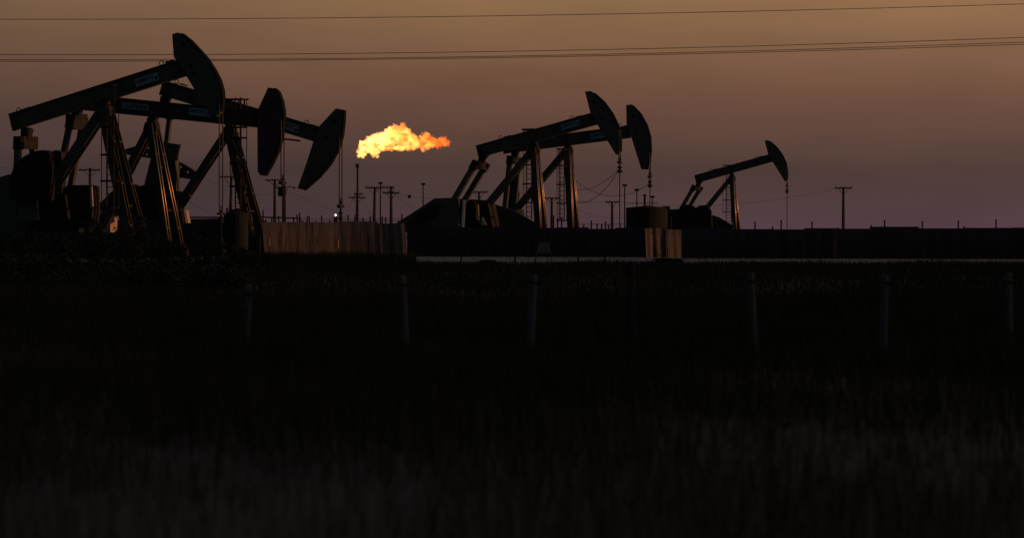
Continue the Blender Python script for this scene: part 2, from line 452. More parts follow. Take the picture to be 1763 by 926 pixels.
    def tail(s, bearing, near, far, w=1.0, wid=0.26, bar_h=0.5):
        """equalizer under the beam's tail with two pitman arms; near/far: (top, bottom)"""
        b = s.p3(bearing)
        nt_, nb = s.p3(near[0], -w), s.p3(near[1], -w); ft, fb = s.p3(far[0], w), s.p3(far[1], w)
        eq = s.part('equalizer', MB().bar(nt_+Vector((0, -0.2, 0)), ft+Vector((0, 0.2, 0)), 0.34, bar_h), 'dark_steel')
        c = (nt_+ft)/2
        s.part('equalizer_bearing', MB().prism([(b.x-0.26, b.z+0.12), (b.x+0.26, b.z+0.12), (c.x+0.2, c.z+0.1), (c.x-0.2, c.z+0.1)], -0.22, 0.22).disc((b.x, b.z), 0.2, -0.3, 0.3), 'dark_steel', eq)
        for t_, q in ((nt_, nb), (ft, fb)):
            pm = s.part('pitman_arm', MB().bar(t_, q, wid, wid, (0, 1, 0)))
            s.part('pitman_cap', MB().bar(t_+(t_-q).normalized()*0.28, t_-(t_-q).normalized()*0.35, wid+0.10, wid+0.10, (0, 1, 0)), 'dark_steel', pm)
        return nb, fb
    def string(s, x, top, clamp0, clamp1, bottom, gap=0.22, bulge=0.16):
        """bridle wires, carrier bar and polished rod hanging from the head"""
        t_ = s.p3((x, top)); c0 = s.p3((x, clamp0)); c1 = s.p3((x, clamp1)); b = s.p3((x, bottom))
        for sy in (-1, 1):
            s.part('bridle_wire', MB().tube([(t_.x, sy*gap, t_.z), (t_.x, sy*gap, c0.z)], 0.034, 6), 'wire_rope')
        H = c0.z-c1.z
        cb = s.part('carrier_bar', MB().box((t_.x, 0, c0.z-H*0.12), (0.2, gap*2+0.2, H*0.2)), 'dark_steel')
        s.part('load_cell', MB().lathe([(0.10, 0), (bulge, H*0.08), (bulge, H*0.22), (0.08, H*0.26), (0.08, H*0.36), (bulge*0.9, H*0.4), (bulge*0.9, H*0.52), (0.06, H*0.56), (0.06, H*0.78)], 10, (t_.x, 0, c1.z)), 'dark_steel', cb)
        s.part('rod_clamp', MB().box((t_.x, 0, c0.z+H*0.12), (0.18, 0.18, H*0.2)), 'dark_steel', cb)
        s.part('polished_rod', MB().tube([(t_.x, 0, c0.z+0.35), (t_.x, 0, max(b.z, 0.9))], 0.035, 6), 'dark_steel')
        return Vector((t_.x, 0, 0))
    def wellhead(s, u, label):
        wl = s.o + s.ex*u
        r = empty('wellhead', (wl.x, wl.y, 0.0), -s.psi, label, 'wellhead', 'wellheads')
        MB().lathe([(0.16, 0), (0.16, 0.35), (0.28, 0.35), (0.28, 0.45), (0.14, 0.45), (0.14, 0.75), (0.22, 0.75), (0.22, 0.82), (0.09, 0.82), (0.09, 1.1)], 12).build('casing_head', 'dark_steel', r)
        MB().tube([(-0.55, 0, 0.6), (0.55, 0, 0.6)], 0.06, 8).build('flow_line', 'dark_steel', r)
        MB().disc((0.5, 0.6), 0.18, -0.02, 0.02).build('valve_wheel', 'dark_steel', r)

SIGN = lambda c, w_, h_: (c, w_, h_, 'LIBERTY', 'white', 'logo')

# --- A: large green unit on the left, head raised
A = Jack('large green pumpjack with raised head at far left, pale sign on beam', 185, 118, 20, 'green_paint')
A.beam((14.6, 198), (312, 101), (324, 131), (28, 223), [SIGN((253, 137.5), 42, 14)], [(32, 190), (278, 109)])
A.head([(296.2, 59.4), (305, 56.5), (311.7, 58.5), (326.3, 70), (342, 86.6), (355.5, 102), (367, 119.7), (376, 137), (381.2, 154.7), (382.6, 172), (380, 192), (372, 201), (362, 198), (353.5, 184), (336, 156.6), (320.5, 131), (306, 109), (299, 98)], (2, 10), bolts=[(315.5, 77.5), (329, 115), (334, 126)])
A.post((181, 186), (228, 440), (252, 440), (12, 440), wl=0.5)
A.ladder((190, 148), (190, 362), -1.5, 6, (16, 16), (148, 172, 219, 267, 312, 358), 5)
A.tail((47, 226), ((31.5, 246), (26, 372)), ((57, 246), (56, 372)), 0.95, 0.30, 0.66)
A.string(380.5, 165, 366, 384, 420)
A.block('counterweight', [(17, 345), (18, 302), (26, 283), (40, 270), (55, 262), (70, 258.5), (80, 259), (86, 267), (88, 300), (86, 345)], -1.75, -1.3, 'dark_steel')
A.block('counterweight', [(80, 345), (86, 262), (96, 258.5), (105, 262), (107, 300), (106, 345)], 1.3, 1.75, 'dark_steel')
A.block('crank', [(28, 380), (34, 320), (48, 312), (62, 320), (66, 380)], -1.25, -1.0)
A.block('crank', [(60, 380), (70, 322), (84, 316), (96, 326), (96, 380)], 1.0, 1.25)
A.block('gear_reducer', [(62, 400), (64, 345), (92, 332), (112, 336), (120, 400)], -0.8, 0.8, 'dark_steel')
A.block('motor', [(108, 392), (108, 326), (116, 319), (150, 318.5), (158, 321), (159, 360), (156, 392)], -0.2, 0.7, 'dark_steel')
A.block('lit_edge_strip', [(155.5, 357), (154.5, 321), (157.6, 321), (159.6, 357)], -0.24, -0.12, 'lit_tan')  # thin pale strip standing in for the sunlit edge of the motor
A.block('belt_guard', [(-28, 400), (-26, 318), (-4, 306), (16, 300), (40, 318), (40, 400)], 0.3, 0.6)
A.block('control_box', [(36, 358), (36, 336), (59.5, 336), (60.5, 358)], -1.2, -0.8, 'maroon_paint')
A.wellhead(A.pl((380.5, 300))[0], 'wellhead under the raised head of the far left pumpjack')

# --- B: maroon unit behind, beam almost level
B = Jack('dark maroon pumpjack with nearly level beam behind the far left one', 262, 123, 20, 'maroon_paint')
B.beam((130, 161.2), (450, 192), (447, 220.5), (127, 188.4), [((233, 183.5), 47, 12, 'LUFKIN', 'white', 'plain'), ((344, 193.5), 38, 13, '60 17 L', 'white', 'logo')], [])
B.head([(444, 188.6), (461.5, 151), (471, 152.5), (478, 158), (484, 174.5), (487, 192), (487, 211), (484, 235), (477.7, 259), (468, 280), (455, 302.4), (448.5, 302.4), (443.4, 295.5), (443, 222)], (2, 10), bolts=[(466, 179), (454, 210), (452, 258)])
B.post((262, 214), (290, 436), (312, 436), (149, 436), wl=0.36)
B.tail((133, 190), ((121, 210), (93, 345)), ((143, 210), (117, 345)), 1.0, 0.28, 0.85)
B.string(486.5, 205, 312, 337, 420, bulge=0.22)
B.part('stop_bar', MB().tube([B.p3((487, 239), 0.3), B.p3((517, 243), 0.3)], 0.045, 6), 'dark_steel')
B.block('crank', [(85, 380), (92, 335), (104, 330), (112, 345), (110, 380)], -1.25, -1.0, 'dark_steel')
B.block('crank', [(108, 380), (112, 335), (122, 330), (130, 345), (128, 380)], 1.0, 1.25, 'dark_steel')
B.block('gear_reducer', [(90, 400), (95, 340), (120, 330), (138, 345), (140, 400)], -0.8, 0.8, 'dark_steel')
B.wellhead(B.pl((486.5, 300))[0], 'wellhead under the maroon pumpjack')

# --- C: green unit, head lowered
K = Jack('green pumpjack with its head lowered towards the gas flame', 397, 128.5, 20, 'green_paint')
K.beam((284, 140), (555, 219.6), (544, 245.5), (276, 163), [SIGN((494, 217), 42, 14)], [(304, 141), (528, 211)])
K.head([(549, 218), (578, 187), (591.2, 189.7), (590.4, 211), (587.5, 235), (580, 259), (567, 282.5), (548, 305), (523, 327), (512, 324.6), (528.5, 278), (539, 245)], (2, 8), bolts=[(576.5, 208), (561, 238)])
K.post((396, 222), (438, 440), (460, 440), (252, 440), wl=0.40)
K.ladder((410, 168), (410, 366), -1.45, 5, (14, 16), (172, 220, 238, 281, 321, 362), 4)
K.part('platform_rail', MB().tube([K.p3((383, 171), -0.9), K.p3((428, 171.5), -0.9)], 0.05, 6).tube([K.p3((421, 172), -0.9), K.p3((421, 184), -0.9)], 0.05, 6).tube([K.p3((411, 172), -0.9), K.p3((411, 178), -0.9)], 0.05, 6), 'dark_steel')
K.tail((286, 170), ((270, 190), (262, 262)), ((293, 196), (286, 255)), 1.0, 0.25, 0.4)
K.string(586.5, 225, 352, 380, 425, bulge=0.13)
K.block('crank', [(213, 262), (215.4, 257), (232, 252), (249, 248.5), (262, 247), (281, 245), (309, 249), (302.5, 277), (281, 276), (260, 273), (234, 269.5), (217, 266)], -0.75, -0.5, None, None, [(253.7, 255), (251, 266)])
K.block('crank', [(285, 276), (290, 274), (304, 277), (316.6, 283), (330, 291), (341, 299), (342, 308.5), (329, 309), (295.5, 304)], 0.5, 0.75, None, None, [(310, 288), (322, 296.5), (307, 299)])
K.block('crank_column', [(262, 247), (300, 250), (303, 300), (304, 345), (249, 345), (249, 314), (260, 272)], -0.25, 0.25)
K.block('gear_reducer', [(240, 380), (240, 321), (251, 317), (262, 320), (304, 330), (306, 380)], -0.5, 0.5, 'dark_steel')
K.block('belt_guard', [(160, 372), (160, 359), (177, 345), (192, 330), (208, 319), (220, 316.5), (232, 317.5), (240, 321), (246, 326), (248, 372)], 0.3, 0.7)
K.block('motor', [(172, 400), (170, 362), (183, 362), (190, 378), (190, 400)], -0.6, 0.3, 'lit_tan')  # small light tan box added where the base looks sunlit
K.block('control_box', [(314, 384), (312, 362), (317, 362), (321, 384)], -0.3, 0.3, 'lit_tan')
K.wellhead(K.pl((586.5, 300))[0], 'wellhead under the lowered head, beside pale fence panels')

# --- D and E on the right
def unitD(label, d, xf, psi=20, sign=True):
    D = Jack(label, 920, d, psi, 'green_paint', xf)
    D.beam((822, 251), (1020, 193.5), (1030, 215), (825, 271), [SIGN((982.5, 215.5), 32, 10)] if sign else [], [(862, 237), (984, 203)])
    D.head([(1007, 158), (1016, 157), (1023, 161), (1040, 176.5), (1054, 196), (1063.5, 216), (1068, 238), (1068, 261), (1065, 267), (1060, 266), (1045.7, 242.5), (1029, 216), (1016, 193)], (2, 7), bolts=[(1022, 176), (1036, 205)])
    D.post((920, 255), (929, 433), (940, 433), (773, 433), wl=0.40)
    D.ladder((911, 224), (911, 378), 0.7, 4.5, (10, 6), (224, 284, 317, 349), 3)
    D.tail((836, 266), ((817, 284), (757, 386)), ((835, 287), (772, 392)), 1.1, 0.36, 0.5)
    D.string(1067, 225, 277, 298, 420, bulge=0.19)
    D.block('crank_guard', [(683, 400), (683, 383), (703, 371), (748, 341.5), (778, 340.5), (790, 343), (790, 400)], -1.7, -1.5)
    D.block('crank_guard', [(786, 400), (786, 342), (842, 345), (852, 352), (884, 362), (926, 386), (926, 400)], 1.5, 1.7)
    D.block('gear_reducer', [(790, 400), (795, 350), (840, 350), (850, 400)], -0.9, 0.9, 'dark_steel')
    D.block('motor', [(800, 384), (800, 352), (816, 348), (822, 356), (824, 384)], -1.3, -0.6, 'dark_steel')
    D.block('lit_edge_strip', [(819.5, 378), (819.5, 352), (823.5, 352), (824.5, 378)], -1.42, -1.32, 'lit_tan')  # pale strip added as a lit edge beside the motor
    D.block('belt_guard', [(700, 384), (730, 384), (750, 372), (758, 350), (745, 352), (720, 368)], -1.85, -1.75, 'dark_steel')
    return D
D = unitD('green pumpjack with raised head, nearer of the pair right of the flame', 155, None)
D.block('lit_edge_strip', [(829, 388), (828, 374), (831, 374), (837, 388)], -2.0, -1.85, 'lit_tan')  # another pale strip, its colour standing in for a sunlit edge
D.part('platform_rail', MB().tube([D.p3((898, 223), -0.7), D.p3((920, 222.5), -0.7)], 0.05, 6).tube([D.p3((902, 223), -0.7), D.p3((902, 232), -0.7)], 0.04, 6), 'dark_steel')
D.wellhead(D.pl((1067, 300))[0], 'wellhead under the raised head right of the flame')

E = Jack('green pumpjack with a lower beam, farther of the pair right of the flame', 977, 163, 20, 'green_paint')
E.beam((866, 243.5), (1082, 217), (1088, 237), (869, 265), [SIGN((1034, 233), 32, 10)], [(1068, 217)])
E.head([(1078, 181.5), (1086.5, 180), (1089, 182), (1102, 196), (1112.5, 214.4), (1118.8, 235.5), (1120, 258), (1118, 277.6), (1113, 291.7), (1104, 291.7), (1086.5, 235.5), (1078.6, 214.4)], (2, 8), bolts=[(1090, 200), (1097, 225)])
E.post((978, 256), (984, 431), (995, 431), (828, 431), wl=0.40)
E.ladder((967, 256), (967, 381), -0.7, 4.5, (8, 9), (257, 286, 318, 350, 380), 3)
E.tail((888, 262), ((878, 275), (866, 388)), ((893, 278), (884, 370)), 1.05, 0.32, 0.4)
E.string(1119, 262, 302, 323, 420, bulge=0.17)
E.block('crank', [(872, 372), (876, 322), (884, 300), (890, 312), (893, 335), (888, 360), (884, 372)], 1.3, 1.6, 'dark_steel')
E.block('gear_reducer', [(856, 400), (858, 362), (890, 360), (896, 400)], -0.9, 0.9, 'dark_steel')
E.wellhead(E.pl((1119, 330))[0], 'wellhead under the farther pumpjack right of the flame, near the pale panels')

# --- a fifth unit begins at the photograph's right edge
G = unitD('distant pumpjack farthest right, behind the rounded guards', 240, lambda p: (1199+(p[0]-825)*0.645, 395+(p[1]-395)*0.645), sign=False)
G.block('counterweight', [(745, 392), (748, 372), (772, 345), (792, 330), (806, 328), (818, 334), (822, 338), (834, 331), (852, 330), (864, 345), (866, 392)], -2.2, -1.8, 'dark_steel')

# ---------------------------------------------------------------- screen fence of sheets
def fence(name, label, group, pts, mname, sheet_w=0.98, lean=0.0, wave=0.035):
    """pts: list of (px, d, py_top). Sheets follow the run; each sheet is a folded panel on posts."""
    ws = []
    for px, d, pt in pts:
        p = P(px, 400, d); ws.append((Vector((p.x, p.y, 0)), CH+(HY-pt)*d/F))
    root = empty(name, ws[0][0], 0, label, 'fence', group)
    o = ws[0][0]
    waves = wave if isinstance(wave, (list, tuple)) else [wave]*(len(ws)-1)
    for (a, za), (b, zb), wave in zip(ws[:-1], ws[1:], waves):
        Ln = (b-a).length; n = max(1, round(Ln/sheet_w)); t = (b-a).normalized(); nrm = Vector((t.y, -t.x, 0))
        for i in range(n):
            p0 = a.lerp(b, i/n); p1 = a.lerp(b, (i+1)/n)
            h = za+(zb-za)*(i+.5)/n + rnd.uniform(-.07, .05)
            lx = rnd.uniform(-.02, .05) + lean
            m = 18; front = []; back = []
            ph = rnd.uniform(0, 6); am_ = wave*rnd.uniform(.5, 1.6); k1 = rnd.uniform(1.2, 3.5); k2 = rnd.uniform(4, 9); shift = rnd.uniform(-.01, .01)
            for j in range(m+1):
                f = j/m
                base = p0.lerp(p1, -0.03+1.06*f) - o
                off = am_*(0.7*math.sin(f*math.pi*k1+ph) + 0.7*math.sin(f*math.pi*k2+ph*2)) + shift
                bl = nrm*off
                tp = nrm*(off*0.8-0.03+rnd.uniform(-.004, .004)) + t*lx
                front.append((base+bl+Vector((0, 0, 0.02)), base+tp*0.5+bl*0.5+Vector((0, 0, h*0.5)), base+tp+Vector((0, 0, h))))
            mb = MB(); vs = []; fs = []
            for q in front: vs += [q[0], q[1], q[2]]
            for q in front: vs += [v-nrm*0.012 for v in q]
            k = (m+1)*3
            for j in range(m):
                for r_ in range(2):
                    fs.append((j*3+r_, (j+1)*3+r_, (j+1)*3+r_+1, j*3+r_+1))
                    fs.append((k+j*3+r_, k+j*3+r_+1, k+(j+1)*3+r_+1, k+(j+1)*3+r_))
                fs.append((j*3+2, (j+1)*3+2, k+(j+1)*3+2, k+j*3+2))
            mb.add(vs, fs)
            mb.build('panel', mname, root, None, True)
            if i % 2 == 0:
                q = p0-o-nrm*0.10
                MB().tube([(q.x, q.y, -0.1), (q.x, q.y, h+0.02+rnd.uniform(0, .12))], 0.04, 6).build('post', 'dark_steel', root)
        for zr in (0.35, min(za, zb)-0.25):
            q0, q1 = a-o-nrm*0.075, b-o-nrm*0.075
            MB().bar((q0.x, q0.y, zr), (q1.x, q1.y, zr), 0.04, 0.06).build('rail', 'dark_steel', root)
    return root
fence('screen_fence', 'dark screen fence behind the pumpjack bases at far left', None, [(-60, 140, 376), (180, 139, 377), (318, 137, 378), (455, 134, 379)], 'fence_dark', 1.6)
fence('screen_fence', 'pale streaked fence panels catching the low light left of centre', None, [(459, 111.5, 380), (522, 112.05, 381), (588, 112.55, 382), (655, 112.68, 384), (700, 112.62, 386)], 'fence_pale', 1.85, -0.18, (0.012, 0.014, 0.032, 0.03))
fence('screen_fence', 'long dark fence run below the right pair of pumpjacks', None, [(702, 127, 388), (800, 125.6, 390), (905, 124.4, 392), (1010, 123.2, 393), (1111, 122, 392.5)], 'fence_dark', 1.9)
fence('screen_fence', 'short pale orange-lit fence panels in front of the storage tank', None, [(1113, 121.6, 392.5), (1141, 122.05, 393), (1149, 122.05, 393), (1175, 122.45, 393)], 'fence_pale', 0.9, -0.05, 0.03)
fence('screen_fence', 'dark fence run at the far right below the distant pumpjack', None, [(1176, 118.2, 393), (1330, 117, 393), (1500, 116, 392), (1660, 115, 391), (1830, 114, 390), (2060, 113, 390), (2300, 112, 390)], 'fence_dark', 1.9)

# ---------------------------------------------------------------- flare stack and flame
FD = 255.0
fb = P(615.5, 400, FD); ft = P(615.5, 282, FD)
fs = empty('flare_stack', (fb.x, fb.y, 0), 0, 'thin flare stack under the left end of the flame', 'flare stack')
MB().tube([(0, 0, 0), (0, 0, ft.z-0.5)], [0.13, 0.10], 10).build('pipe', 'dark_steel', fs)
MB().lathe([(0.10, ft.z-0.5), (0.2, ft.z-0.35), (0.2, ft.z-0.05), (0.15, ft.z)], 12).build('burner_tip', 'dark_steel', fs)
MB().box((0, 0, 0.15), (0.9, 0.9, 0.3)).build('base_plate', 'dark_steel', fs)
for a_ in range(3):
    t_ = R(20+120*a_)
    MB().tube([(0, 0, ft.z*0.7), (3.2*math.cos(t_), 3.2*math.sin(t_), 0)], 0.012, 4).build('guy_wire', 'wire_rope', fs)

blobs = [(623, 252, 7), (630, 250, 9), (636, 247, 10), (644, 245, 12), (653, 243, 12), (661, 241, 14), (655, 236, 9), (648, 234, 6), (668, 238, 15), (676, 236, 16),
         (685, 232, 14), (690, 227, 11), (679, 222, 7), (673, 221, 5), (696, 231, 11), (700, 238, 12), (708, 241, 11), (715, 244, 9), (702, 250, 9), (690, 250, 9), (678, 249, 9),
         (712, 253, 6), (722, 248, 7), (730, 241, 8), (735, 240, 8), (740, 246, 8), (748, 246, 8), (756, 246, 7), (760, 243, 6), (765, 246, 5), (770, 246, 3), (757, 238, 3.5), (736, 251, 6), (728, 252, 5),
         (620, 262, 5), (624, 267, 4.5), (619, 268, 3.5), (629, 264, 4), (646, 264, 4), (650, 267, 2.5), (640, 259, 6), (693, 215, 3.6), (690, 217, 2.5), (703, 223, 2.6), (702, 228, 4), (634, 257, 7), (625, 258, 6), (622, 264, 5), (733, 238, 8), (745, 243, 7), (757, 244, 6), (728, 246, 8), (738, 249, 7), (752, 250, 6), (640, 257, 7), (648, 255, 8), (657, 253, 8), (667, 251, 8), (720, 246, 8), (716, 250, 7), (749, 246, 7), (763, 243, 4), (768, 246, 3), (773, 246, 1.8), (751, 238, 2.5), (746, 235, 1.6)]
for _ in range(46):                                   # small licks torn off the upper edge and the tail
    x, y, r = rnd.choice(blobs[2:35]); a_ = rnd.uniform(0, 2*math.pi)
    blobs.append((x+r*0.95*math.cos(a_)+rnd.uniform(0, 4), y-abs(r*0.95*math.sin(a_))*rnd.choice((1, 1, 1, -0.7)), rnd.uniform(1.2, 3.0)))
bm = bmesh.new()
kf = FD/F
fc = P(620, 262, FD)
for (x, y, r) in blobs:
    p = P(x, y, FD) - fc
    p.y = rnd.uniform(-0.35, 0.35)
    bmesh.ops.create_icosphere(bm, subdivisions=3, radius=r*kf, matrix=Matrix.Translation(p))
me = bpy.data.meshes.new('flame'); bm.to_mesh(me); bm.free()
flame = link('flame', me, None, fc)
tag(flame, 'bright orange and yellow gas flame blowing to the right in the sky', 'flame')
rm_ = flame.modifiers.new('remesh', 'REMESH'); rm_.mode = 'VOXEL'; rm_.voxel_size = 0.055
for sz, st in ((0.9, 0.6), (0.42, 0.6), (0.18, 0.26)):
    tx = bpy.data.textures.new('flame_clouds', 'CLOUDS'); tx.noise_scale = sz; tx.noise_depth = 4; tx.noise_type = 'HARD_NOISE' if sz < 0.5 else 'SOFT_NOISE'
    dm = flame.modifiers.new('ruffle', 'DISPLACE'); dm.texture = tx; dm.strength = st; dm.mid_level = 0.45 if sz > 0.5 else 0.3
fm = bpy.data.materials.new('flame_gas'); fm.use_nodes = True
t = fm.node_tree; t.nodes.clear()
def n_(ty, **k):
    q = t.nodes.new(ty)
    for a, b in k.items(): setattr(q, a, b)
    return q
fo = n_('ShaderNodeOutputMaterial'); fe = n_('ShaderNodeEmission'); fa = n_('ShaderNodeVolumeAbsorption'); fad = n_('ShaderNodeAddShader')
co = n_('ShaderNodeTexCoord'); sx = n_('ShaderNodeSeparateXYZ'); t.links.new(co.outputs['Object'], sx.inputs[0])
nz1 = n_('ShaderNodeTexNoise'); nz1.inputs['Scale'].default_value = 1.0; nz1.inputs['Detail'].default_value = 5; nz1.inputs['Roughness'].default_value = 0.6; nz1.inputs['Distortion'].default_value = 0.9
t.links.new(co.outputs['Object'], nz1.inputs['Vector'])
xr = n_('ShaderNodeMapRange'); xr.inputs['From Min'].default_value = 1.2; xr.inputs['From Max'].default_value = 9.6
t.links.new(sx.outputs['X'], xr.inputs['Value'])
nr = n_('ShaderNodeMapRange'); nr.inputs['From Min'].default_value = 0.25; nr.inputs['From Max'].default_value = 0.75; nr.inputs['To Min'].default_value = -0.6; nr.inputs['To Max'].default_value = 0.6
t.links.new(nz1.outputs['Fac'], nr.inputs['Value'])
ax_ = n_('ShaderNodeMath', operation='ADD', use_clamp=True); t.links.new(xr.outputs[0], ax_.inputs[0]); t.links.new(nr.outputs[0], ax_.inputs[1])
cr = n_('ShaderNodeValToRGB'); e = cr.color_ramp.elements
e[0].position = 0.0; e[0].color = (1.0, 0.44, 0.11, 1); e[1].position = 1.0; e[1].color = (1.0, 0.13, 0.006, 1)
q = e.new(0.5); q.color = (1.0, 0.30, 0.04, 1)
t.links.new(ax_.outputs[0], cr.inputs[0]); t.links.new(cr.outputs[0], fe.inputs['Color'])
sr = n_('ShaderNodeValToRGB'); e = sr.color_ramp.elements
e[0].position = 0.0; e[0].color = (1, 1, 1, 1); e[1].position = 1.0; e[1].color = (0.42, 0.42, 0.42, 1)
q = e.new(0.45); q.color = (0.55, 0.55, 0.55, 1)
t.links.new(ax_.outputs[0], sr.inputs[0])
sm = n_('ShaderNodeMath', operation='MULTIPLY'); sm.inputs[1].default_value = 6.5; t.links.new(sr.outputs[0], sm.inputs[0]); 
nz2 = n_('ShaderNodeTexNoise'); nz2.inputs['Scale'].default_value = 2.1; nz2.inputs['Detail'].default_value = 7; nz2.inputs['Roughness'].default_value = 0.65; nz2.inputs['Distortion'].default_value = 0.5
fmp = n_('ShaderNodeMapping'); fmp.inputs['Scale'].default_value = (0.62, 1.0, 1.15); fmp.inputs['Rotation'].default_value = (0, 0.25, 0)
t.links.new(co.outputs['Object'], fmp.inputs[0]); t.links.new(fmp.outputs[0], nz2.inputs['Vector'])
wm = n_('ShaderNodeMapRange'); wm.inputs['From Min'].default_value = 0.43; wm.inputs['From Max'].default_value = 0.57; wm.inputs['To Min'].default_value = 0.0; wm.inputs['To Max'].default_value = 1.7
t.links.new(nz2.outputs['Fac'], wm.inputs['Value'])
sm2 = n_('ShaderNodeMath', operation='MULTIPLY'); t.links.new(sm.outputs[0], sm2.inputs[0]); t.links.new(wm.outputs[0], sm2.inputs[1])
t.links.new(sm2.outputs[0], fe.inputs['Strength'])
am2 = n_('ShaderNodeMath', operation='MULTIPLY'); am2.inputs[1].default_value = 1.6; t.links.new(wm.outputs[0], am2.inputs[0]); t.links.new(am2.outputs[0], fa.inputs['Density'])
fa.inputs['Color'].default_value = (0.1, 0.1, 0.1, 1); fa.inputs['Density'].default_value = 1.6
t.links.new(fe.outputs[0], fad.inputs[0]); t.links.new(fa.outputs[0], fad.inputs[1]); t.links.new(fad.outputs[0], fo.inputs['Volume'])
flame.data.materials.append(fm)

# ---------------------------------------------------------------- utility poles, masts, tank
def upole(px, top, d, arms, label, lean=0.0, r=None, group='utility poles', braces=True):
    b = P(px, 400, d); zt = CH+(HY-top)*d/F; k = d/F
    root = empty('utility_pole', (b.x, b.y, 0), R(rnd.uniform(-6, 6)), label, 'utility pole', group)
    r = r or 0.16
    MB().tube([(0, 0, 0), (lean*0.5, 0, zt*0.5), (lean, 0, zt)], [r*1.15, r, r*0.75], 8).build('pole', 'wood_pole', root)
    ends = []
    for (py, xl, xr_) in arms:
        z = CH+(HY-py)*d/F; a = (xl-px)*k; c = (xr_-px)*k
        arm = MB().box(((a+c)/2, -0.14, z), (c-a, 0.11, 0.14)).build('crossarm', 'wood_pole', root)
        for x in (a+0.12, a+0.35*(c-a), c-0.35*(c-a), c-0.12):
            MB().lathe([(0.02, 0), (0.02, 0.05), (0.055, 0.06), (0.04, 0.10), (0.055, 0.11), (0.03, 0.16)], 8, (x, -0.14, z+0.07)).build('insulator', 'insulator', arm)
        if braces:
            for sgn in (-1, 1):
                MB().bar((sgn*min(0.7, (c-a)*0.3), -0.16, z-0.05), (sgn*0.05, -0.16, z-0.65), 0.03, 0.05).build('brace', 'dark_steel', arm)
        ends.append(root.location + Vector((0, 0, z+0.3)))
    return root
upole(155, 289, 230, [(293, 136, 173)], 'wooden power pole seen between the far left pumpjack and its ladder')
upole(394.5, 303, 235, [(305, 379, 410)], 'wooden power pole seen through the legs of the lowered pumpjack', 0.25)
upole(473, 308, 240, [(310.5, 457, 491)], 'wooden power pole left of the one with a transformer')
tp = upole(490, 318, 238, [(323.5, 475, 492)], 'wooden power pole with round transformer and side lamp arm', 0.0)
kk = 238/F
zt_ = CH+(HY-323)*kk
MB().tube([(0, -0.1, zt_), (0.7, -0.1, zt_+0.08), (1.0, -0.1, zt_-0.05)], 0.045, 6).build('lamp_arm', 'dark_steel', tp)
MB().lathe([(0.08, 0.1), (0.18, 0.05), (0.18, -0.05), (0.05, -0.08)], 8, (1.0, -0.1, zt_-0.05)).build('lamp_head', 'dark_steel', tp)
MB().lathe([(0.25, 0), (0.32, 0.05), (0.32, 0.85), (0.25, 0.95), (0.08, 1.0)], 12, (-0.35, -0.25, CH+(HY-338)*kk)).build('transformer', 'dark_steel', tp)
upole(615, 332, 262, [(334.5, 610, 625), (340.5, 600, 629)], 'double-arm pole beside the flare stack')
upole(643.5, 322, 245, [(323.5, 629, 659)], 'single-arm wooden pole between flare stack and mast', 0.12)
upole(673.5, 321, 240, [(323, 659, 679), (332.5, 659, 688)], 'double-arm wooden pole right of the flame, left of a guard')
upole(825, 330, 250, [(331, 810, 840)], 'short pole whose crossarm shows above the green crank guard')
upole(950, 340, 255, [(341.5, 937, 965)], 'wooden pole between the front legs of the right pumpjack pair')
upole(1054, 347, 260, [(348, 1042, 1066)], 'wooden pole left of the storage tank')
upole(1452, 322, 245, [(324, 1437, 1467)], 'wooden pole far right beyond the distant pumpjack')

def mast(px, top, d, label, half=4.0):
    b = P(px, 400, d); zt = CH+(HY-top)*d/F; k = d/F
    root = empty('light_mast', (b.x, b.y, 0), 0, label, 'light mast', 'slim light masts')
    MB().tube([(0, 0, 0), (0, 0, zt)], [0.09, 0.055], 8).build('pole', 'dark_steel', root)
    MB().box((0, 0, zt), (half*2*k, 0.25, 0.09)).build('head_bar', 'dark_steel', root)
    for sgn in (-1, 1):
        MB().box((sgn*half*0.55*k, -0.05, zt-0.10), (half*0.7*k, 0.3, 0.13)).build('floodlight', 'dark_steel', root)
mast(655, 314.5, 236, 'slim light mast between two wooden poles near the flame')
mast(728.5, 316, 236, 'slim light mast standing alone above the green guard')
mast(1075.5, 318, 235, 'tallest slim light mast just right of the raised pumpjack rod')
mast(1096.5, 326, 242, 'middle slim light mast behind the storage tank')
mast(1123, 338, 250, 'shortest slim light mast behind the storage tank')

td = 232.0
tb = P(1113.5, 400, td)
tz = CH+(HY-358.5)*td/F; tr = 35.5*td/F
tk = empty('storage_tank', (tb.x, tb.y, 0), 0, 'dark round storage tank with low cone roof', 'tank')
MB().lathe([(tr, 0), (tr, tz*0.5), (tr+0.02, tz*0.5), (tr+0.02, tz*0.52), (tr, tz*0.52), (tr, tz)], 48).build('shell', 'tank_paint', tk)
MB().lathe([(tr+0.05, tz), (tr+0.05, tz+0.05), (tr*0.3, tz+0.20), (0.05, tz+0.28)], 48).build('roof', 'tank_paint', tk)
MB().tube([(-0.2, 0, tz+0.2), (-0.2, 0, CH+(HY-337)*td/F)], 0.11, 8).lathe([(0.16, 0), (0.16, 0.2)], 8, (-0.2, 0, CH+(HY-338)*td/F)).build('vent_stack', 'dark_steel', tk)
MB().box((tr*0.9, -0.6, tz+0.02), (0.7, 0.5, 0.34)).build('hatch', 'dark_steel', tk)
MB().tube([(-tr, -0.5, tz+0.5), (tr*0.4, -1.9, tz+0.5)], 0.03, 5).build('roof_rail', 'dark_steel', tk)

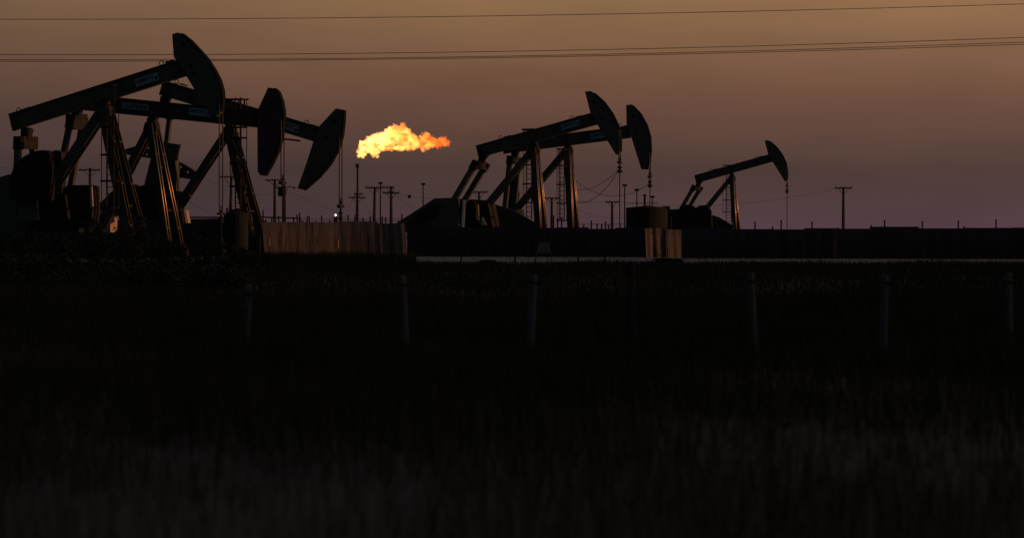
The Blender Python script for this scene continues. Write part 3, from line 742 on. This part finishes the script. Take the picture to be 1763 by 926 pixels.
# far ladder-frame posts and cable posts above the fences
def stake(px, top, d, label, lean=0.0, r=0.05, m='dark_steel'):
    b = P(px, 400, d); zt = CH+(HY-top)*d/F
    root = empty('fence_stake', (b.x, b.y, 0), 0, label, 'stake', 'fence stakes beyond the screen fence')
    MB().tube([(0, 0, 0), (lean, 0, zt)], r, 6).build('shaft', m, root)
    MB().box((lean, 0, zt-0.02), (r*2.4, r*2.4, 0.05)).build('cap', m, root)
st = [(508, 374, -.12), (514, 370, -.12), (516.5, 367, -.05), (519, 374, -.1), (529, 373, 0), (535.5, 371.5, -.15), (543.5, 381, 0), (558, 371.5, -.2), (571, 379, -.15), (576, 374, 0), (580, 372, 0),
      (600.5, 371, -.05), (611, 371, 0), (625, 375, 0), (637.5, 373, 0), (658, 373, 0), (666, 374.5, -.1), (692, 369, 0), (468, 374, 0), (480, 372, 0), (453, 362, 0)]
sr_ = [(995, 379, 0), (1005, 387, 0), (1018, 380, 0), (1028, 385, 0), (1036, 386, 0), (1042.5, 382, 0), (1048, 387, 0), (1067.5, 384, 0), (960, 376, 0), (953, 371, 0), (967, 374, 0), (1155, 372, 0), (1262, 380, 0), (1300, 382, 0), (1345, 379, 0), (1398, 382, 0), (1523, 379, 0), (1588, 381, 0), (1650, 380, 0), (1715, 378, 0)]
ORD = 'first second third fourth fifth sixth seventh eighth ninth tenth eleventh twelfth thirteenth fourteenth fifteenth sixteenth seventeenth eighteenth nineteenth twentieth twenty-first'.split()
for i, (x, y, l_) in enumerate(sorted(st)):
    stake(x, y, 175, ORD[i] + ' thin stake from the left behind the pale panels left of centre', l_, 0.055)
for i, (x, y, l_) in enumerate(sorted(sr_)):
    stake(x, y, 178, ORD[i] + ' thin stake from the left rising behind the fences on the right', l_, 0.06)
def rail(x0, y0, x1, y1, d, r, label, cat='rail', name='pipe_rail', m='dark_steel', sag=0.0):
    a = P(x0, y0, d); b = P(x1, y1, d); n = 12 if sag else 2
    pts = [a.lerp(b, i/(n-1)) - Vector((0, 0, 4*sag*(i/(n-1))*(1-i/(n-1)))) for i in range(n)]
    o = MB().tube([p-a for p in pts], r, 5).build(name, m, None, a)
    return tag(o, label, cat)
rail(310, 374.5, 388, 374.5, 133, 0.05, 'pipe rail on the fence left of the upright vessel')
rail(310, 378.5, 388, 377, 133, 0.035, 'thin lower pipe rail left of the upright vessel')
rail(450, 374, 512, 376, 172, 0.06, 'pipe rail behind the first pale fence panels')
rail(512, 376.5, 700, 377, 175, 0.018, 'upper strand of wire strung along the stakes left of centre', 'wire', 'strand_wire', 'wire_rope')
rail(512, 380, 700, 380.5, 175, 0.018, 'lower strand of wire strung along the stakes left of centre', 'wire', 'strand_wire', 'wire_rope')
rail(990, 386, 1080, 386, 178, 0.02, 'strand of wire left of the storage tank', 'wire', 'strand_wire', 'wire_rope')

# upright vessel beside the lowered pumpjack
vb = P(406.5, 400, 117.5)
ve = empty('pressure_vessel', (vb.x, vb.y, 0), 0, 'dark upright vessel at the foot of the lowered pumpjack', 'vessel')
vz = CH+(HY-372)*117.5/F
MB().lathe([(0.62, 0.15), (0.62, vz), (0.66, vz), (0.66, vz+0.06), (0.55, vz+0.16), (0.3, vz+0.24), (0.08, vz+0.27)], 20).build('shell', 'tank_paint', ve)
MB().box((0, 0, 0.08), (1.6, 1.6, 0.15)).build('plinth', 'dark_steel', ve)
MB().tube([(-0.45, -0.2, vz+0.1), (-0.45, -0.2, vz+0.42)], 0.05, 6).build('nozzle', 'dark_steel', ve)
MB().tube([(0.62, 0, 1.1), (1.2, 0, 1.1), (1.2, 0, 0.0)], 0.05, 6).build('drain_pipe', 'dark_steel', ve)

# small lit lamps
def lampost(px, py, d, m, label, r):
    b = P(px, 400, d); z = CH+(HY-py)*d/F
    root = empty('site_lamp', (b.x, b.y, 0), 0, label, 'lamp', 'small site lamps')
    MB().tube([(0, 0, 0), (0, 0, z-0.06)], 0.03, 6).build('pole', 'dark_steel', root)
    MB().lathe([(0.02, -r), (r*0.8, -r*0.6), (r, 0), (r*0.8, r*0.6), (0.02, r)], 10, (0, 0, z)).build('bulb', m, root)
    MB().box((0, 0, z+r+0.02), (r*2.6, r*2.6, 0.04)).build('hood', 'dark_steel', root)
lampost(578, 370.5, 150, 'lamp_glow', 'small bright white lamp above the pale fence panels', 0.042)
lampost(408, 362.5, 150, 'lamp_glow_dim', 'faint small lamp behind the leg of the lowered pumpjack', 0.06)

# ---------------------------------------------------------------- overhead and far wires
def span(pts, d, r, label, name='power_line', d1=None, group='overhead power lines'):
    """smooth wire through photo points at distance d (d1 at the far right end)"""
    xs = np.array([p[0] for p in pts], float); ys = np.array([p[1] for p in pts], float)
    co_ = np.polyfit(xs, ys, min(2, len(pts)-1))
    X = np.linspace(xs[0], xs[-1], 28)
    a = P(X[0], float(np.polyval(co_, X[0])), d); v = []
    for x in X:
        f = (x-X[0])/(X[-1]-X[0]); dd = d + ((d1 or d)-d)*f
        v.append(P(x, float(np.polyval(co_, x)), dd)-a)
    o = MB().tube(v, r, 5).build(name, 'wire_rope', None, a)
    return tag(o, label, 'wire', group)
def over(y0, y1, y2, d, r, label):
    co_ = np.polyfit([0, 600, 1200], [y0, y1, y2], 2)
    span([(x, float(np.polyval(co_, x))) for x in (-420, 300, 900, 1400, 2350)], d, r, label)
over(33.8, 31.0, 21.8, 92, 0.0125, 'topmost overhead power line crossing the sky')
over(94.5, 92.5, 82.2, 90, 0.0125, 'second overhead power line from the top, above a close pair')
over(103.4, 101.0, 90.4, 91, 0.0125, 'upper of the close pair of overhead power lines')
over(106.0, 103.2, 93.0, 93, 0.0125, 'lower of the close pair of overhead power lines')
g = 'far sagging wires'
def far(pts, label, d=240, r=0.012): span(pts, d, r, label, 'sagging_wire', group=g)
far([(992, 326), (1030, 319), (1063, 293)], 'upper cable sagging left from the rod clamp of the raised right pumpjack', 150, 0.018)
far([(992, 348), (1030, 337), (1064, 295)], 'lower cable sagging left from the rod clamp of the raised right pumpjack', 150, 0.022)
far([(985, 306), (1030, 334), (1080, 334), (1116, 318)], 'cable sagging to the rod clamp of the farther right pumpjack', 165, 0.018)
far([(990, 358), (1030, 372), (1076, 375)], 'faint wire low between right pumpjack legs and tank')
far([(429, 295), (490, 330), (530, 340), (581, 366)], 'faint wire falling right from the lowered pumpjack towards the small lamp')
far([(340, 280), (362, 265), (383, 236)], 'faint wire behind the rear leg of the lowered pumpjack', 200)
far([(300, 333), (340, 356), (384, 380)], 'faint wire slanting down left of the upright vessel', 200)
far([(338, 303), (380, 318), (395, 322)], 'faint wire from the crank plate towards a power pole', 230)
far([(206, 270), (240, 282), (262, 287)], 'faint wire left of the maroon pumpjack leg', 230)
far([(379, 305), (425, 333), (473, 331)], 'faint wire between the two poles left of centre')
far([(629, 323), (660, 326), (705, 339), (790, 345)], 'faint wire right of the flame carrying a marker ball')
far([(679, 333), (700, 352), (720, 365)], 'faint guy wire right of the double-arm pole')
far([(0, 289), (60, 290), (136, 292)], 'faint wire at the left edge behind the pumpjack')
far([(965, 342), (1005, 347), (1042, 348)], 'faint wire between the two poles left of the tank')
far([(1066, 348), (1250, 352), (1437, 325)], 'faint wire running right from the pole by the tank')
mbp = P(705, 338.5, 240)
o = MB().lathe([(0.02, -0.2), (0.16, -0.14), (0.21, 0), (0.16, 0.14), (0.02, 0.2)], 12).build('marker_ball', 'dark_steel', None, mbp)
tag(o, 'small dark marker ball hanging on a faint wire', 'marker ball')

# ---------------------------------------------------------------- posts and signs in front of the fence
def tpost(px, top, d, label, r=0.04, m='dark_steel', name='wire_fence_post', group='wire fence posts', lit=None):
    b = P(px, 400, d); zt = CH+(HY-top)*d/F
    root = empty(name, (b.x, b.y, 0), R(rnd.uniform(0, 90)), label, 'post', group)
    root.rotation_euler = (R(rnd.uniform(-3, 3)), R(rnd.uniform(-3.5, 3.5)), R(rnd.uniform(0, 90)))
    MB().lathe([(r, -0.1), (r*0.97, zt*0.5), (r*0.94, zt-0.006), (r*0.86, zt)], 9).build('shaft', m, root)
    MB().box((0, 0, zt*0.9), (r*2.3, r*2.3, 0.03)).build('wire_clip', 'dark_steel', root)
    return root, zt
tpost(887, 418, 92, 'thin dark post left of the blue-grey signboard', 0.035)
tpost(995.5, 419, 93, 'thin dark post right of the blue-grey signboard', 0.035)
tpost(1042, 428, 91, 'thin dark post halfway between signboard and pale panels', 0.035)
tpost(420, 491, 27, 'blurred pale post nearest the left shrubs', 0.05, 'galvanised')
tpost(700, 475, 26, 'blurred pale post in the near grass at centre', 0.04, 'galvanised')
tpost(912, 472, 26, 'blurred pale post in the near grass below the signboard', 0.042, 'galvanised')
tpost(1086, 452, 27, 'thick dark wooden post in the near grass on the right', 0.055, 'wood_pole')
tpost(1300, 470, 26.5, 'pale post in the near grass right of the thick wooden one', 0.042, 'galvanised')
tpost(1520, 472, 26, 'second pale post in the near grass from the right edge', 0.042, 'galvanised')
tpost(1738, 470, 26, 'pale post in the near grass at the right edge', 0.042, 'galvanised')
for i, z in enumerate((0.45, 0.75)):
    a = Vector((-9, 26.4, z))
    pts = [Vector((x*1.0, 26.4+0.03*math.sin(x*3), z+0.012*math.sin(x*1.7+i))) - a for x in np.linspace(-9, 15, 60)]
    o = MB().tube(pts, 0.004, 4).build('barbed_wire', 'wire_rope', None, a)
    tag(o, ('lower' if i == 0 else 'upper') + ' strand of wire between the near grass posts', 'wire', 'near fence wires')
r_, zt = tpost(792, 345, 62, 'tall slim marker pole with pale upper sleeve in front of the dark fence', 0.022, 'dark_steel', 'marker_pole', 'marker poles')
MB().lathe([(0.042, zt-0.72), (0.042, zt), (0.03, zt+0.01)], 10).build('sleeve', 'pale_paint', r_)
for x, y, lb in ((463.5, 411, 'short marker post with orange-lit plate before the leftmost pale panel'), (581.5, 413, 'short marker post with orange-lit plate before the middle pale panels')):
    d = 107.0; b = P(x, 400, d); zt = CH+(HY-y)*d/F
    root = empty('marker_post', (b.x, b.y, 0), R(-38), lb, 'marker post', 'orange-lit marker posts')
    MB().bar((0.09, 0, -0.1), (0, 0, zt), 0.05, 0.05).build('stake', 'wood_pole', root)
    MB().box((0, -0.04, zt-0.17), (0.13, 0.015, 0.36)).build('plate', 'orange_lit_plate', root)  # plate colour carries the orange of the low light
b = P(937, 400, 98); zt = CH+(HY-417)*98/F
root = empty('signboard', (b.x, b.y, 0), R(8), 'small blue-grey board leaning on a dark stand before the dark fence', 'signboard')
MB().hexa([(-0.34, -0.03, 0.50), (0.26, -0.03, 0.50), (0.20, 0.03, zt), (-0.20, 0.03, zt), (-0.34, -0.01, 0.50), (0.26, -0.01, 0.50), (0.20, 0.05, zt), (-0.20, 0.05, zt)]).build('board', 'board_blue', root)
for s_ in (-1, 1):
    MB().bar((s_*0.38, 0.1, 0), (s_*0.22, 0.06, zt+0.04), 0.03, 0.03).build('leg', 'galvanised', root)
    MB().bar((s_*0.3, 0.7, 0), (s_*0.15, 0.09, zt), 0.03, 0.03).build('rear_leg', 'dark_steel', root)

# ---------------------------------------------------------------- shrubs
def shrub(px, top, d, half_px, label, n=1900, seed=0):
    rg = np.random.default_rng(seed)
    b = P(px, 400, d); H = CH+(HY-top)*d/F; Wd = half_px*d/F
    root = empty('shrub', (b.x, b.y, 0), 0, label, 'shrub', 'dark shrubs at the left')
    mb = MB(); tips = []
    for i in range(9):
        a = rg.uniform(0, 6.28); sp = rg.uniform(.2, .8)*Wd
        tip = Vector((math.cos(a)*sp, math.sin(a)*sp*0.7, H*rg.uniform(.55, .9)))
        mid = tip*0.5 + Vector((rg.uniform(-.1, .1), rg.uniform(-.1, .1), 0.1))
        mb.tube([(0, 0, -0.05), mid, tip], [0.05, 0.03, 0.01], 5); tips.append(tip)
    mb.build('branches', 'bark', root)
    # leaf clumps round the branch tips, uneven outline
    cl = []
    for i in range(46):
        a = rg.uniform(0, 6.28); u = rg.uniform(0, 1)**0.5; hz = rg.uniform(0.08, 1.0)
        rad = Wd*(1-0.75*max(0, hz-0.45)**1.3)*u*1.05
        cl.append((math.cos(a)*rad, math.sin(a)*rad*0.75, H*hz*(1-0.28*u*rg.uniform(0.2, 1)), rg.uniform(.12, .3)*min(1.2, Wd)))
    cl = np.array(cl)
    idx = rg.integers(0, len(cl), n)
    c = cl[idx, :3] + rg.normal(0, 1, (n, 3))*cl[idx, 3:4]*0.55
    c[:, 2] = np.clip(c[:, 2], 0.05, H*1.03)
    a = rg.normal(0, 1, (n, 3)); a /= np.linalg.norm(a, axis=1, keepdims=True)
    e = rg.normal(0, 1, (n, 3)); e -= a*(a*e).sum(1, keepdims=True); e /= np.linalg.norm(e, axis=1, keepdims=True)
    s1 = rg.uniform(.035, .075, (n, 1)); s2 = s1*0.45
    v = np.stack([c-a*s1, c-e*s2, c+a*s1, c+e*s2], 1).reshape(-1, 3)
    me = bpy.data.meshes.new('foliage'); me.from_pydata(v.tolist(), [], np.arange(4*n).reshape(-1, 4).tolist())
    me.materials.append(M['leaf'])
    link('foliage', me, root)
shs = [(-8, 410, 76, 34, 'low dark shrub at the left edge'), (38, 404, 82, 34, 'dark shrub below the leftmost pitman arms'), (98, 402, 84, 36, 'dark shrub left of the tallest one'),
       (165, 386, 88, 44, 'tall dark shrub below the far left ladder'), (232, 379, 90, 46, 'tallest dark shrub, in front of the maroon pumpjack base'),
       (285, 412, 84, 38, 'dark shrub before the orange-lit legs'), (348, 403, 86, 42, 'dark shrub left of the upright vessel'), (408, 428, 84, 38, 'low dark shrub in front of the upright vessel'),
       (445, 436, 92, 26, 'small dark shrub beside the first marker post'), (70, 440, 62, 80, 'wide low shrub nearer the camera at left'), (230, 446, 60, 90, 'wide low shrub nearer the camera below the tallest one'), (372, 458, 58, 60, 'small low shrub nearer the camera right of the wide ones'),
       (497, 436, 104, 17, 'small dark weed bush before the leftmost pale panels'), (540, 441, 105, 15, 'small dark weed bush between the two marker posts'), (612, 440, 104, 16, 'small dark weed bush below the flare stack'), (668, 443, 104, 20, 'low dark weed bush before the last pale panels'),
       (842, 449, 97, 16, 'tiny dark bush on the gravel edge left of the signboard'), (1010, 452, 96, 18, 'tiny dark bush on the gravel edge right of the signboard'), (1150, 446, 100, 26, 'low dark bush before the orange-lit panels')]
for i, (x, y, d, hp, lb) in enumerate(shs):
    shrub(x, y, d, hp, lb, 2600, 100+i)

# ---------------------------------------------------------------- grass
rg = np.random.default_rng(5)
def grass(name, n, d0, d1, hmin, hmax, wbl, label, clump=0.0, xlim=None):
    d = np.sqrt(rg.uniform(d0*d0, d1*d1, n))
    x0 = (-30-HX)/F*d - 4.0; x1 = (1800-HX)/F*d + 6.5
    if xlim is not None:
        x0 = (xlim[0]-HX)/F*d; x1 = (xlim[1]-HX)/F*d
    x = rg.uniform(0, 1, n)*(x1-x0)+x0
    den = 0.5+0.5*np.sin(x*0.9+1.7*np.sin(d*0.31))*np.cos(d*0.53+1.3*np.sin(x*0.43)) + 0.25*np.sin(x*3.1+d*2.3)
    keep = rg.uniform(0, 1, n) < np.clip(0.35+0.75*den, 0.12, 1)
    x, d, den = x[keep], d[keep], den[keep]; m = len(x)
    h = rg.uniform(hmin, hmax, m)*(0.55+0.6*np.clip(den, 0, 1.2))
    a = rg.uniform(0, 2*np.pi, m); ln = rg.uniform(.1, .75, m)*h; wv = wbl*rg.uniform(.6, 1.4, m)*(0.4+0.6*d/d1)
    tx, ty = np.cos(a), np.sin(a); sxx, syy = -ty, tx
    z0 = np.full(m, -0.01)
    b0 = np.stack([x-sxx*wv, d-syy*wv, z0], 1); b1 = np.stack([x+sxx*wv, d+syy*wv, z0], 1)
    m0 = np.stack([x+tx*ln*.35-sxx*wv*.7, d+ty*ln*.35-syy*wv*.7, h*.6], 1); m1 = np.stack([x+tx*ln*.35+sxx*wv*.7, d+ty*ln*.35+syy*wv*.7, h*.6], 1)
    tt = np.stack([x+tx*ln, d+ty*ln, h], 1)
    v = np.stack([b0, b1, m0, m1, tt], 1).reshape(-1, 3).astype(np.float32)
    k = (np.arange(m)*5)[:, None]
    tri = np.concatenate([k+np.array([[0, 1, 3]]), k+np.array([[0, 3, 2]]), k+np.array([[2, 3, 4]])], 1).reshape(-1).astype(np.int32)
    me = bpy.data.meshes.new(name); me.vertices.add(len(v)); me.vertices.foreach_set('co', v.ravel())
    nf = len(tri)//3
    me.loops.add(len(tri)); me.loops.foreach_set('vertex_index', tri)
    me.polygons.add(nf); me.polygons.foreach_set('loop_start', (np.arange(nf)*3).astype(np.int32)); me.polygons.foreach_set('loop_total', np.full(nf, 3, np.int32))
    me.update(calc_edges=True); me.validate(); me.materials.append(M['blade'])
    tag(link(name, me), label, 'grass', kind='stuff')
grass('grass', 400000, 9.5, 46, 0.12, 0.42, 0.0045, 'dark uneven grass filling the foreground')
grass('grass', 200000, 30, 98, 0.10, 0.30, 0.011, 'dark rough grass running back to the gravel')
grass('tall_grass', 26000, 92, 110, 0.08, 0.56, 0.010, 'tall dark grass in front of the pale fence panels', xlim=(440, 715))

# tall dry weeds standing out of the near grass
mb = MB()
for i in range(150):
    d = rnd.uniform(13, 60); x = rnd.uniform(-150-HX, 1800-HX)/F*d
    for k in range(rnd.randint(2, 5)):
        h = rnd.uniform(.45, .95); lx, ly = rnd.uniform(-.2, .2)*h, rnd.uniform(-.2, .2)*h
        x0, y0 = x+rnd.uniform(-.12, .12), d+rnd.uniform(-.12, .12)
        mb.tube([(x0, y0, 0), (x0+lx*.4, y0+ly*.4, h*.55), (x0+lx, y0+ly, h)], [.005, .004, .003], 4)
        for q in range(rnd.randint(3, 6)):
            f = rnd.uniform(.55, 1.0); c = Vector((x0+lx*f, y0+ly*f, h*f)); e = Vector((rnd.uniform(-.05, .05), rnd.uniform(-.05, .05), rnd.uniform(0, .06)))
            mb.tube([c, c+e*0.6, c+e], [.006, .013, .004], 4)
tag(mb.build('weeds', 'blade'), 'tall dry weeds scattered through the near grass', 'weeds', kind='stuff')
